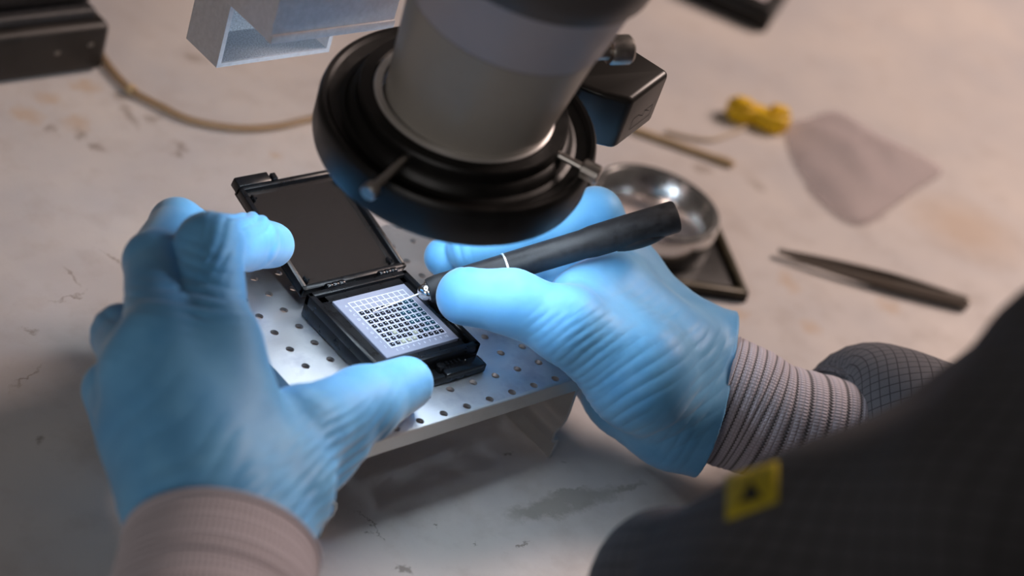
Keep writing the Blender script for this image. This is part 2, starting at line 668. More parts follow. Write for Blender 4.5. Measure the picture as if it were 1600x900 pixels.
# ---------------------------------------------------------------- black waffle case with gel pad
case = thing('chip_case', 'open black plastic case with a pale gridded pad, lying on the perforated plate', 'case', (1.5, 3.7, PZ))
BX0, BX1, BY0, BY1 = -.62, 3.62, 1.62, 5.86
mb = MB()
mb.box((BX0, BY0, PZ + .01), (BX1, BY1, PZ + .6), .06, 2)
# raised rim
RZ = PZ + .92
for lo, hi in (((BX0, BY0, PZ + .5), (BX0 + .24, BY1, RZ)), ((BX1 - .24, BY0, PZ + .5), (BX1, BY1, RZ)),
               ((BX0, BY0, PZ + .5), (BX1, BY0 + .22, RZ)), ((BX0, BY1 - .24, PZ + .5), (BX1, BY1, RZ))):
    mb.box(lo, hi, .05, 2)
for lo, hi in (((BX0 + .22, BY0 + .2, PZ + .5), (.02, BY1 - .22, PZ + .8)), ((3.16, BY0 + .2, PZ + .5), (BX1 - .22, BY1 - .22, PZ + .8)),
               ((BX0 + .22, BY0 + .2, PZ + .5), (BX1 - .22, 2.16, PZ + .8)), ((BX0 + .22, 5.32, PZ + .5), (BX1 - .22, BY1 - .22, PZ + .8))):
    mb.box(lo, hi, .03, 1)
mb.build('case_base', BLACK_PLASTIC, case)
mb = MB()
mb.box((BX0 + .1, BY0 - .45, PZ + .01), (BX1 + .12, BY0 + .1, PZ + .36), .06, 2)
mb.build('base_ledge', BLACK_PLASTIC, case)
mb = MB()
mb.box((1.9, BY0 - .5, PZ + .28), (3.55, BY0 - .02, PZ + .46), .05, 2)
mb.box((1.75, BY0 - .28, PZ + .3), (1.95, BY0 + .02, PZ + .62), .04, 1)
for i in range(5):
    mb.box((1.98 + i * .17, BY0 - .16, PZ + .4), (2.06 + i * .17, BY0 + .01, PZ + .58), .02, 1)
mb.sphere((2.95, BY0 - .14, PZ + .5), .07)
mb.build('latch', BLACK_GLOSS, case)
GZ = PZ + .85
pad = None
mb = MB()
mb.box((.05, 2.2, PZ + .5), (3.13, 5.28, GZ), .02, 1)
pad = mb.build('gel_pad', PAD_GREY, case)
# printed grid (flat raised print)
CX0, CY1, PIT = .64, 4.40, .2345
PITY = .2425


def cell(c, r):      # column from the left, row from the top (two empty rows first)
    return CX0 + PIT * c, CY1 - PITY * (r - 2)


mb = MB()
lw = .017
gx0, gx1 = CX0 - PIT / 2, CX0 + PIT * 9.5
gy1, gy0 = cell(0, 0)[1] + PITY / 2, cell(0, 9)[1] - PITY / 2
for i in range(11):
    x = gx0 + PIT * i
    mb.box((x - lw, gy0 - lw, GZ - .005), (x + lw, gy1 + lw, GZ + .004))
for j in range(11):
    y = gy0 + PITY * j
    mb.box((gx0 - lw, y - lw, GZ - .005), (gx1 + lw, y + lw, GZ + .0045))
mb.build('printed_grid', MARK_PALE, pad, smooth=False)


def text(s, loc, size, mat, parent, name, rot=None, align='CENTER'):
    cu = bpy.data.curves.new(name, 'FONT')
    cu.body = s
    cu.size = size * .01
    cu.align_x = align
    cu.align_y = 'CENTER'
    cu.extrude = .00002
    cu.resolution_u = 3
    cu.materials.append(mat)
    tmp = bpy.data.objects.new(name, cu)
    me = bpy.data.meshes.new_from_object(tmp)
    bpy.data.objects.remove(tmp)
    o = bpy.data.objects.new(name, me)
    COL.objects.link(o)
    o.parent = parent
    o.location = V(loc) - origin_of(parent)
    if rot is not None:
        o.rotation_euler = rot
    return o


for c in range(10):
    text(str(c + 1), (cell(c, 0)[0], gy0 - .16, GZ + .004), .15, MARK_PALE, pad, 'printed_number')
for r in range(10):
    text('ABCDEFGHIJ'[r], (gx0 - .17, cell(0, r)[1], GZ + .004), .15, MARK_PALE, pad, 'printed_letter')

# dies on the pad
dead = {(2, 9): 'pale', (3, 9): 'pale', (4, 9): 'pale', (2, 7): 'pale', (5, 8): 'pale'}
teal = {(8, 2), (9, 2), (7, 3), (8, 3), (9, 3), (6, 4), (7, 4), (8, 4), (9, 4), (6, 5), (7, 5), (8, 5), (9, 5), (6, 6), (7, 6), (8, 6), (9, 6), (8, 7), (9, 7), (7, 8), (8, 8), (9, 8)}


def die_proto(mat, tone):
    root = thing('chip', tone, 'chip', (0, 0, TZ))
    mb = MB()
    h = .072
    mb.box((-h, -h, TZ), (h, h, TZ + .035), .006, 1)
    mb.build('die_body', mat, root, smooth=False)
    mb = MB()
    mb.box((-.018, -.018, TZ + .03), (.02, .017, TZ + .037))
    mb.build('bond_pad', DIE_CORE, root, smooth=False)
    return root


ORD = ['first', 'second', 'third', 'fourth', 'fifth', 'sixth', 'seventh', 'eighth', 'ninth', 'last']
protos = {'dark': (DIE_DARK, 'tiny black square chip with a bright centre on the pale gridded pad', 'black chips on the gridded pad'),
          'teal': (DIE_TEAL, 'tiny teal-tinted square chip with a bright centre on the pale gridded pad', 'teal chips on the gridded pad'),
          'pale': (DIE_PALE, 'tiny pale yellowish square chip among black ones on the gridded pad', 'pale chips on the gridded pad')}
first = {}
for r in range(2, 10):
    for c in range(10):
        kd = dead.get((c, r), 'teal' if (c, r) in teal else 'dark')
        x, y = cell(c, r)
        loc = V((x + random.uniform(-.012, .012), y + random.uniform(-.012, .012), GZ + .005))
        mt, lb, gr = protos[kd]
        if kd not in first:
            o = die_proto(mt, lb)
            first[kd] = o
            src = None
        else:
            s = first[kd]
            o = s.copy()
            COL.objects.link(o)
            for ch in s.children:
                q = ch.copy()
                COL.objects.link(q)
                q.parent = o
        o['group'] = gr
        tone = {'dark': 'black', 'teal': 'teal', 'pale': 'pale'}[kd]
        o['label'] = 'tiny %s square chip, %s from left in the %s filled row of the gridded pad' % (tone, ORD[c], ORD[r - 2])
        o.location = loc
        o.rotation_euler = (0, 0, math.radians(random.uniform(-5, 5)))

# lid, folded right back and tilted a little upwards
lidang = math.radians(14.5)
LM = Matrix.Translation(Vector((-.42, 6.22, PZ + .55))) @ Matrix.Rotation(lidang, 4, 'X')
LW, LL = 4.42, 4.62
mb = MB()
mb.box((0, 0, -.22), (LW, LL, -.06), .05, 2, M=LM)
for lo, hi in (((0, 0, -.15), (.2, LL, .2)), ((LW - .2, 0, -.15), (LW, LL, .2)), ((0, 0, -.15), (LW, .22, .2)), ((0, LL - .2, -.15), (LW, LL, .2))):
    mb.box(lo, hi, .05, 2, M=LM)
lid = mb.build('lid', BLACK_PLASTIC, case)
mb = MB()
mb.box((.2, .22, -.08), (LW - .2, LL - .2, -.03), 0, 1, M=LM)
mb.build('lid_panel', simple('glossy_brown_black', (.022, .017, .015, 1), .16, 0, .5), lid, smooth=False)
mb = MB()
mb.box((-.02, LL - .1, -.1), (1.35, LL + .32, .3), .05, 2, M=LM)
mb.box((1.38, LL - .1, -.05), (1.6, LL + .2, .36), .04, 1, M=LM)
mb.build('lid_clasp', BLACK_PLASTIC, lid)
for (a, b) in ((.42, .5), (LW - .42, .5), (.42, LL - .5), (LW - .42, LL - .5)):
    mb = MB()
    mb.box((a - .06, b - .16, -.05), (a + .02, b + .12, .12), .02, 1, M=LM)
    mb.box((a - .1, b - .05, -.05), (a + .14, b + .02, .09), .02, 1, M=LM)
    mb.build('locating_peg', BLACK_GLOSS, lid)
for x in (.75, 3.0):
    mb = MB()
    for q in range(3):
        mb.lathe([(0, 0), (.12, 0), (.13, .03), (.13, .19), (.12, .22), (0, .22)], (x + q * .26 - .4, 6.02, PZ + .8), (1, 0, 0), 16)
    mb.box((x - .4, 5.82, PZ + .42), (x + .36, 6.28, PZ + .56), .03, 1)
    mb.build('hinge', BLACK_GLOSS, case)

# ---------------------------------------------------------------- vacuum pen
P0 = np.array([3.0, 4.05, 4.86])
P1 = np.array(at(1056, 338, 8.6))
ax = unit(P1 - P0)
PL = np.linalg.norm(P1 - P0)
pen = thing('vacuum_pen', 'black rubber vacuum pen with a fine needle, held in the right glove', 'pen', P0)
ring_h = PL * .31
mb = MB()
mb.lathe([(.0, .0), (.3, .0), (.40, .03), (.43, .1), (.46, .35), (.475, ring_h - .1), (.475, ring_h)], P0, ax, 40)
mb.build('grip', BLACK_RUBBER, pen)
mb = MB()
mb.lathe([(.47, ring_h - .02), (.505, ring_h - .01), (.505, ring_h + .05), (.47, ring_h + .06)], P0, ax, 40, closed=True)
mb.build('metal_band', simple('bright_band', (.85, .86, .88, 1), .35, .7), pen)
mb = MB()
mb.lathe([(.47, ring_h + .05), (.49, ring_h + .1), (.50, PL * .62), (.545, PL * .66), (.56, PL * .8), (.56, PL - .06), (.53, PL), (.36, PL + .005), (.34, PL - .1), (0, PL - .1)], P0, ax, 40)
mb.build('barrel', BLACK_RUBBER, pen)
mb = MB()
mb.lathe([(.0, PL - .12), (.3, PL - .12), (.3, PL + .03), (.22, PL + .08), (0, PL + .09)], P0, ax, 24)
mb.build('end_plug', STEEL, pen)
dn = unit(imgdir(.15, 1) - ax * np.dot(imgdir(.15, 1), ax))
rotm = Matrix((Vector(ax), Vector(dn), Vector(np.cross(ax, dn)))).transposed()
mb = MB()
mb.sphere(P0 + ax * PL * .84 + dn * .4, 1.0, (1.05, .3, .36), M=rotm)
mb.build('vacuum_button', BLACK_RUBBER, pen)
mb = MB()
mb.sphere(P0 - ax * .04, .3)
mb.lathe([(.0, -.02), (.34, -.02), (.36, .08), (.3, .12)], P0, ax, 32)
mb.build('needle_holder', CHROME, pen)
ntip = at(583, 487, GZ + .05)
mb = MB()
mb.tube([P0 - ax * .05, P0 - ax * .3 + (ntip - P0) * .02, ntip], [.035, .03, .022], 10)
mb.build('needle', simple('bright_needle', (.9, .92, .95, 1), .3, .6), pen)

# ---------------------------------------------------------------- ring light
RC = np.array([1.52, 3.72])
ring = thing('ring_light', 'black ring light clamped round the lens above the case', 'ring light', (*RC, 11.5))
TN = unit(np.array([-.784, -.62, 0]) * .165 + np.array([0, 0, 1.0]))
TILT = Vector((0, 0, 1)).rotation_difference(Vector(TN)).to_euler()
ring.rotation_euler = TILT


def bevel_prof(pts):
    return pts


mb = MB()
prof_r = [(3.2, 11.25), (3.2, 11.02), (4.1, 11.0), (4.25, 11.03), (4.33, 11.1), (4.38, 11.28), (4.38, 12.25), (4.34, 12.42), (4.28, 12.5), (4.16, 12.48), (4.05, 12.38), (3.72, 12.3),
          (3.58, 12.36), (3.5, 12.52), (3.42, 12.62), (3.32, 12.68), (3.3, 13.0), (3.25, 13.08), (2.9, 13.1), (2.84, 13.04), (2.84, 11.25)]
mb.lathe([(r, z - 11.0) for r, z in prof_r], (*RC, 11.0), (0, 0, 1), 112, closed=True)
mb.build('ring_housing', BLACK_SATIN, ring, auto=28)
mb = MB()
mb.lathe([(3.3, 0), (4.1, 0), (4.1, -.06), (3.3, -.06)], (*RC, 11.03), (0, 0, 1), 64, closed=True)
mb.build('ring_lamp', RING_GLOW, ring, smooth=False)
# lamp box at the side, with its printed emblem
zb0, zb1 = 9.75, 11.95
poly = [(8.0, 2.62), (10.35, 3.3), (9.75, 5.3), (5.6, 4.9), (5.5, 4.1), (6.75, 4.0), (7.2, 3.3)]
mb = MB()
mb.prism(poly, zb0, zb1, 2, .22, 4)
jb = mb.build('lamp_box', simple('black_satin_plastic', (.013, .011, .009, 1), .36, 0, .45), ring, auto=40)
# emblem: an outlined rectangle with an arrow through it, on the +x/-y face
f0, f1 = np.array([8.0, 2.62, 0]), np.array([10.35, 3.3, 0])
fu = unit(f1 - f0)
fn = np.array([fu[1], -fu[0], 0])
fz = np.array([0, 0, 1.])
fc = (f0 + f1) / 2 + fn * .004 + fu * .1 + fz * (10.6)


def stroke(mb, a, b, wd):
    a, b = np.array(a, float), np.array(b, float)
    d = unit(b - a)
    q = np.array([-d[1], d[0]]) * wd / 2
    pts = [a - q - d * wd / 2, b - q + d * wd / 2, b + q + d * wd / 2, a + q - d * wd / 2]
    vs = [mb.bm.verts.new(tuple(fc + fu * p[0] + fz * p[1] + fn * .006)) for p in pts]
    mb.bm.faces.new(vs)


mb = MB()
for a, b in (((-.62, -.3), (.62, -.3)), ((.62, -.3), (.62, .18)), ((.62, .18), (.1, .18)), ((-.3, .18), (-.62, .18)), ((-.62, .18), (-.62, -.3)), ((-.3, .18), (.05, -.02)), ((.05, -.02), (.1, .18)), ((.1, .18), (.45, .0))):
    stroke(mb, a, b, .024)
mb.build('emblem', TAG_BLACK, jb, smooth=False)
# clamp screws round the collar
for ang, L, big in ((-158, 2.15, False), (-62, 1.2, True), (60, 1.0, False)):
    a = math.radians(ang)
    d = np.array([math.cos(a), math.sin(a), -.03])
    p = np.array([*RC, 12.86]) + d * 3.0
    mb = MB()
    mb.lathe([(0, 0), (.13, 0), (.13, L - .1), (0, L - .1)], p, d, 20)
    sc = mb.build('clamp_screw', STEEL, ring, auto=40)
    mb = MB()
    kr, kl = (.29, .6) if big else (.25, .35)
    q = p + d * (L - .12)
    ridged = [(0, 0), (kr * .85, 0), (kr, .04), (kr, kl - .04), (kr * .85, kl), (0, kl)]
    mb.lathe(ridged, q, d, 28)
    if big:
        u = Vector(d).orthogonal().normalized()
        v = Vector(d).normalized().cross(u)
        for t in range(20):
            rr = (u * math.cos(t * math.tau / 20) + v * math.sin(t * math.tau / 20)) * kr
            mb.tube([Vector(q) + rr + Vector(d) * .06, Vector(q) + rr + Vector(d) * (kl - .06)], .022, 5)
    mb.build('screw_knob', STEEL, sc, auto=40)

# ---------------------------------------------------------------- microscope
scope = thing('microscope', 'grey microscope tube tapering down into the black ring light', 'microscope', (*RC, 11.5))
scope.rotation_euler = TILT
tilt = np.array([.76, -.65, 0]) * .085
axis = unit(np.array([tilt[0], tilt[1], 1.0]))
c0 = (RC[0] + .04, RC[1] + .0, 12.0)
mb = MB()
mb.lathe([(0, .25), (2.48, .25), (2.58, .35), (2.58, .8), (2.64, 1.5), (2.98, 4.7), (3.0, 4.82), (0, 4.82)], c0, axis, 96)
mb.build('lens_housing', GREY_PAINT, scope)
mb = MB()
mb.lathe([(2.9, 4.76), (3.04, 4.82), (3.07, 4.9), (3.36, 6.9), (3.4, 7.0), (0, 7.0)], c0, axis, 96)
mb.build('zoom_body', GREY_PAINT2, scope)
mb = MB()
mb.lathe([(2.9, 4.79), (3.03, 4.79), (3.035, 4.88), (2.9, 4.88)], c0, axis, 96, closed=True)
mb.build('seam_groove', GREY_DARK, scope)
mb = MB()
mb.lathe([(3.3, 6.92), (3.52, 7.0), (3.58, 7.1), (3.7, 7.9), (3.7, 8.5), (0, 8.5)], c0, axis, 96)
mb.build('zoom_ring', GREY_DARK, scope)
mb = MB()
mb.lathe([(3.6, 8.4), (3.9, 8.7), (4.4, 14.0), (4.4, 18.0), (0, 18.0)], c0, axis, 64)
mb.build('upper_body', GREY_PAINT2, scope)
mb = MB()
mb.lathe([(2.56, 12.9), (2.83, 12.95), (2.83, 13.08), (2.78, 13.12), (2.58, 13.1)], (*RC, 0), (0, 0, 1), 80, closed=True)
mb.build('retaining_ring', simple('satin_bright_metal', (.9, .88, .86, 1), .3, .85), scope)
mb = MB()
mb.lathe([(0, 0), (2.2, 0), (2.3, .1), (2.3, .4), (0, .4)], (c0[0], c0[1], 12.15), axis, 48)
mb.build('objective_glass', BLACK_GLOSS, scope)
# clamp knob on the far right of the tube
piv = Vector((*RC, 11.5))
RI = TILT.to_matrix().inverted()
kp = RI @ (Vector(at(962, 78, 14.9)) - piv) + piv
kd = (RI @ Vector((.95, -.3, .1))).normalized()
mb = MB()
mb.lathe([(0, -2.2), (.3, -2.2), (.3, -.28), (.44, -.26), (.48, -.18), (.48, .42), (.42, .5), (0, .5)], kp, kd, 28)
mb.build('focus_knob', STEEL, scope)
# boom to a column far behind, out of view
boom = thing('boom_stand', 'steel column and boom behind the bench that carries the microscope', 'stand', (2.5, 66, TZ))
mb = MB()
mb.tube([(2.5, 8.5, 27), (2.5, 68, 27)], 1.7, 24)
mb.build('boom_arm', STEEL, boom)
mb = MB()
mb.tube([(2.5, 66, TZ), (2.5, 66, 34)], 2.2, 24)
mb.build('column', STEEL, boom)

# ---------------------------------------------------------------- silver stepped bracket, top left
zbk = 9.0
pA, pB, pC = at(290, 60, zbk), at(338, 106, zbk), at(506, 74, zbk)
bx0, bx1, byf, byb = pB[0], pC[0], pB[1], pA[1]
brk = thing('support_bracket', 'silver-grey stepped metal bracket hanging beyond the black case', 'bracket', (bx0 + 2, byf + 1, zbk))
t = .16
mb = MB()
top = zbk + 2.6
mb.box((bx0, byf, zbk), (bx0 + t, byb, top))
mb.box((bx1 - t, byf, zbk), (bx1, byb, top))
mb.box((bx0 + t, byf, zbk), (bx1 - t, byb, zbk + t))
mb.box((bx0 + t, byf, top - t), (bx1 - t, byb, top))
mb.build('lower_channel', BRACKET_PAINT, brk, smooth=False)
mb = MB()
mb.box((bx0 + t, byb - t, zbk + t), (bx1 - t, byb - .02, top - t))
mb.box((bx0 + t, byf + .05, zbk + t), (bx1 - t, byb - t, zbk + t + .01))
mb.build('inner_lining', BRACKET_INNER, brk, smooth=False)
q0, q1 = at(420, 68, top), at(592, 24, top)
mb = MB()
mb.box((q0[0], q0[1], top), (q1[0] + .05, byb + .2, top + 9.0), .1, 2)
mb.box((q0[0] + .02, q0[1] - .07, top - .02), (q1[0] + .03, q0[1] + .3, top + .3), .06, 2)
mb.build('upper_block', BRACKET_PAINT, brk)
mb = MB()
mb.tube([(q0[0] + 2.0, byf + .5, top + 8), (q0[0] + 2.0, byf + .5, 25.4)], .8, 20)
mb.build('hanger_rod', STEEL, brk)

# ---------------------------------------------------------------- things lying on the bench
# black square lid with a metal ring on it
pc = at(1165, 474, TZ)
pe = at(1112, 352, TZ)
e1 = unit(np.array([pe[0] - pc[0], pe[1] - pc[1], 0]))
e2 = np.array([-e1[1], e1[0], 0])
side = np.linalg.norm(pe - pc) + 1.6
padbase = thing('black_square_lid', 'flat black square lid with bronze edges under the metal ring', 'lid', pc + (e1 + e2) * side / 2)
MM = Matrix(((e1[0], e2[0], 0, pc[0]), (e1[1], e2[1], 0, pc[1]), (0, 0, 1, TZ), (0, 0, 0, 1)))
BRONZE_EDGE = simple('bronze_black', (.045, .036, .018, 1), .4, .3, noise=.3, scale=200)
mb = MB()
mb.prism([(0, 0), (side, 0), (side, side), (0, side)], .0, .3, 2, .05, 2, M=MM)
mb.build('lid_plate', BLACK_SATIN, padbase)
mb = MB()
for lo, hi in (((0, 0, .25), (side, .35, .55)), ((0, side - .35, .25), (side, side, .55)), ((0, 0, .25), (.35, side, .55)), ((side - .35, 0, .25), (side, side, .55))):
    mb.box(lo, hi, .1, 2, M=MM)
mb.build('raised_edge', BRONZE_EDGE, padbase)
rz = TZ + .3
rc = (at(1112, 375, .8) + at(925, 300, .8)) / 2
rc = np.array([rc[0], rc[1], rz])
mr = thing('metal_ring', 'wide shallow aluminium ring with a polished bore on the black lid', 'ring', rc)
mb = MB()
RR = 2.75
mb.lathe([(RR, 0.0), (RR + .05, .1), (RR + .05, 1.5), (RR - .02, 1.62), (RR - .22, 1.64), (RR - .3, 1.58), (RR - .75, .55), (RR - .8, .1), (RR - .8, 0)], rc, (0, 0, 1), 80, closed=True)
mb.build('ring_wall', simple('turned_aluminium', (.72, .71, .70, 1), .22, 1.0, noise=.12, scale=100), mr)
mb = MB()
mb.lathe([(0, .0), (RR - .8, .0), (RR - .8, .12), (0, .12)], rc, (0, 0, 1), 64)
mb.build('ring_floor', simple('frosted_white', lin(214, 200, 196), .5), mr)

# tweezers: two sprung arms joined at the butt end
ta, tb = at(1216, 392, TZ + .3), at(1508, 474, TZ + .3)
tw = thing('tweezers', 'pair of dark steel tweezers lying on the bare bench at right', 'tweezers', (ta + tb) / 2 * [1, 1, 0] + [0, 0, TZ])
td = unit((tb - ta) * [1, 1, 0])
tn = np.array([-td[1], td[0], 0])
TL = np.linalg.norm((tb - ta)[:2])
for s in (1, -1):
    bm_ = MB()
    secs = []
    for q in range(25):
        f = q / 24
        spread = .02 + .42 * math.sin(math.pi * min(1, (1 - f) * 1.02)) ** .8 * (1 - .45 * f) if f < .98 else .02
        hw = .05 + .25 * min(1, f * 1.6) ** 1.1
        cc = np.array([ta[0], ta[1], TZ + .3]) + td * TL * f + tn * s * (spread * .8 + .05)
        th = .06
        secs.append([tuple(cc + tn * s * th + np.array([0, 0, hw])), tuple(cc - tn * s * th + np.array([0, 0, hw])), tuple(cc - tn * s * th - np.array([0, 0, min(hw, .28)])), tuple(cc + tn * s * th - np.array([0, 0, min(hw, .28)]))])
    rows = [[bm_.bm.verts.new(v) for v in sct] for sct in secs]
    for A, B in zip(rows[:-1], rows[1:]):
        for q in range(4):
            bm_.bm.faces.new((A[q], A[(q + 1) % 4], B[(q + 1) % 4], B[q]))
    bm_.bm.faces.new(rows[0])
    bm_.bm.faces.new(rows[-1])
    bm_.build('tweezer_arm', DARK_STEEL, tw, auto=40)
mb = MB()
bp = np.array([ta[0], ta[1], TZ + .3]) + td * (TL - .1)
mb.box((-.9, -.17, -.26), (.25, .17, .28), .06, 2, M=Matrix(((td[0], tn[0], 0, bp[0]), (td[1], tn[1], 0, bp[1]), (0, 0, 1, bp[2]), (0, 0, 0, 1))))
mb.build('butt_joint', DARK_STEEL, tw)

# yellow clip with a thin wire
ya, yb = at(1150, 172, TZ + .5), at(1222, 188, TZ + .5)
yc = (ya + yb) / 2
yd = unit((yb - ya) * [1, 1, 0])
yn = np.array([-yd[1], yd[0], 0])
yel = thing('wire_clip', 'small yellow plastic clip on the end of a thin wire', 'clip', (yc[0], yc[1], TZ))
YM = Matrix(((yd[0], yn[0], 0, yc[0]), (yd[1], yn[1], 0, yc[1]), (0, 0, 1, TZ), (0, 0, 0, 1)))
mb = MB()
mb.prism([(-1.5, -.35), (-.9, -.6), (-.2, -.35), (.3, -.75), (1.0, -.8), (1.55, -.3), (1.45, .45), (.9, .6), (.3, .35), (-.3, .55), (-1.0, .8), (-1.6, .5)], .02, .9, 2, .16, 3, M=YM)
mb.build('clip_body', YELLOW_PLASTIC, yel)
for s in (-1, 1):
    mb = MB()
    mb.prism([(s * .85 - .45, -.4), (s * .95 + .45, -.35), (s * .95 + .4, .35), (s * .95 - .4, .4)], .85, 1.15, 2, .12, 2, M=YM)
    mb.build('clip_jaw', YELLOW_PLASTIC, yel)
mb = MB()
mb.tube([at(x, y, TZ + .12) for x, y in ((1165, 198), (1140, 210), (1110, 218), (1075, 214), (1040, 205))] , .09, 8, smooth_n=6)
mb.build('wire', WIRE, yel)
# wooden stick
sa, sb = at(985, 200, TZ + .18), at(1132, 252, TZ + .18)
st = thing('wooden_stick', 'thin pale wooden stick lying behind the ring light', 'stick', (sa + sb) / 2 * [1, 1, 0] + [0, 0, TZ])
mb = MB()
mb.tube([sa, sb], .16, 10)
mb.build('shaft', STICK, st)
mb = MB()
d = unit(sb - sa)
mb.tube([sb - d * .5, sb - d * .2, sb + d * .3, sb + d * .5], [.16, .21, .19, .08], 10)
mb.build('tip', STICK, st)

# clear film pouch, slightly puffed
pouch_px = [(1222, 195), (1260, 188), (1308, 176), (1360, 205), (1420, 235), (1472, 268), (1430, 300), (1380, 335), (1340, 352), (1300, 330), (1262, 290), (1236, 245)]
outl = np.array([at(x, y, TZ) for x, y in pouch_px])
cen = outl.mean(axis=0)
pch = thing('film_pouch', 'clear crumpled plastic pouch lying near the yellow clip', 'pouch', (cen[0], cen[1], TZ))


def pouch_layer(zf):
    vs, fs = [], []
    NR, NA = 14, 48
    loop = catmull([Vector(p) for p in list(outl) + [outl[0]]], 4)[:-1]
    NA = len(loop)
    for i in range(NR + 1):
        f = i / NR
        for q in range(NA):
            p = cen + (np.array(loop[q]) - cen) * f
            rip = .16 * math.sin(p[0] * 1.7 + p[1] * .9) * math.sin(p[0] * .6 - p[1] * 1.3)
            vs.append((p[0], p[1], TZ + .04 + zf * ((1 - f ** 2) * .9 + rip * (1 - f ** 4) * 1.2 + .12)))
    for i in range(NR):
        for q in range(NA):
            a, b = i * NA + q, i * NA + (q + 1) % NA
            fs.append((a, b, b + NA, a + NA))
    return vs, fs


for nm, zf in (('upper_film', 1.0), ('lower_film', .08)):
    vs, fs = pouch_layer(zf)
    o = link_mesh(nm, vs, fs, FILM, pch)
    sm = o.modifiers.new('film', 'SOLIDIFY')
    sm.thickness = .0001
mb = MB()
mb.tube([at(x, y, TZ + .1) for x, y in ((1262, 290), (1300, 330), (1340, 350), (1385, 336))], .1, 8, smooth_n=6)
mb.build('folded_hem', FILM, pch)

# black box with a white label, top right
b0, b1, b2 = at(1195, 52, TZ), at(1083, 3, TZ), at(1240, 12, TZ)
v1 = unit((b1 - b0) * [1, 1, 0])
v2 = unit((b2 - b0) * [1, 1, 0])
v2 = unit(v2 - v1 * np.dot(v1, v2))
BM_ = Matrix(((v1[0], v2[0], 0, b0[0]), (v1[1], v2[1], 0, b0[1]), (0, 0, 1, TZ), (0, 0, 0, 1)))
L1, L2 = np.linalg.norm(b1 - b0) + .6, np.linalg.norm(b2 - b0) + 2.5
bb = thing('small_box', 'small black box with a white label at the back right', 'box', b0 + v1 * L1 / 2 + v2 * L2 / 2)
mb = MB()
mb.box((0, 0, 0), (L1, L2, 1.1), .12, 2, M=BM_)
mb.build('box_base', BLACK_SATIN, bb)
mb = MB()
mb.box((.15, .15, 1.05), (L1 - .15, L2 - .15, 1.3), .1, 2, M=BM_)
mb.build('box_lid', BLACK_SATIN, bb)
mb = MB()
mb.box((.7, 1.0, 1.3), (L1 - .9, L2 - .5, 1.32), 0, 1, M=BM_)
mb.build('white_label', PAPER, bb, smooth=False)

# black instrument case, top left
g0 = at(163, 112, TZ)
eq = thing('instrument_case', 'worn black instrument case at the back left corner', 'case', (g0[0] - 7, g0[1] + 5, TZ))
gx1, gy0 = g0[0], g0[1]
BROWN_BLACK = simple('worn_black_paint', (.014, .011, .009, 1), .45, 0, .4, .5, 60, bump=.2)
mb = MB()
mb.box((gx1 - 22, gy0, TZ + .02), (gx1, gy0 + 14, TZ + 2.3), .4, 4)
mb.build('case_body', BROWN_BLACK, eq)
mb = MB()
mb.box((gx1 - 21.6, gy0 + .5, TZ + 2.2), (gx1 - .5, gy0 + 13.5, TZ + 2.75), .2, 3)
mb.build('case_seam', BLACK_RUBBER, eq)
mb = MB()
mb.box((gx1 - 21.8, gy0 + .9, TZ + 2.7), (gx1 - .3, gy0 + 13.6, TZ + 4.6), .5, 4)
mb.build('case_cover', BLACK_PLASTIC, eq)
for (x, z) in ((-.9, 1.4), (-2.4, 1.2), (-7.0, 1.5)):
    mb = MB()
    mb.sphere((gx1 + x, gy0 + .02, TZ + z), .15, (1, .35, .7))
    mb.build('rivet', DARK_STEEL, eq)

# translucent hose curving over the bench
hp = [(150, 70), (172, 105), (205, 140), (250, 165), (300, 188), (370, 200), (430, 198), (480, 187), (560, 170), (680, 150)]
hs = thing('clear_hose', 'thin yellowish clear hose looping from the instrument case', 'hose', at(300, 188, TZ))
mb = MB()
hpts = [at(x, y, TZ + .17) for x, y in hp]
mb.tube(hpts, .15, 12, smooth_n=6)
mb.build('tubing', HOSE, hs)
for f in (2,):
    mb = MB()
    c_, d_ = hpts[f], unit(hpts[f + 1] - hpts[f - 1])
    mb.lathe([(.14, -.15), (.22, -.12), (.22, .12), (.14, .15)], c_, d_, 20, closed=True)
    mb.build('hose_clip', STICK, hs)


# ---------------------------------------------------------------- the person: signed-distance bodies meshed by surface nets
def smin(a, b, k):
    h = np.clip(.5 + .5 * (b - a) / k, 0, 1)
    return b * (1 - h) + a * h - k * h * (1 - h)


def cone(P, a, b, ra, rb):
    a, b = np.asarray(a, np.float32), np.asarray(b, np.float32)
    ab = b - a
    pa = P - a
    h = np.clip(pa @ ab / max(float(ab @ ab), 1e-9), 0, 1)
    return np.linalg.norm(pa - h[:, None] * ab, axis=1) - (ra + (rb - ra) * h)


def chain(P, pts, rad, k=.25):
    d = None
    for i in range(len(pts) - 1):
        c = cone(P, pts[i], pts[i + 1], rad[i], rad[i + 1])
        d = c if d is None else smin(d, c, k)
    return d


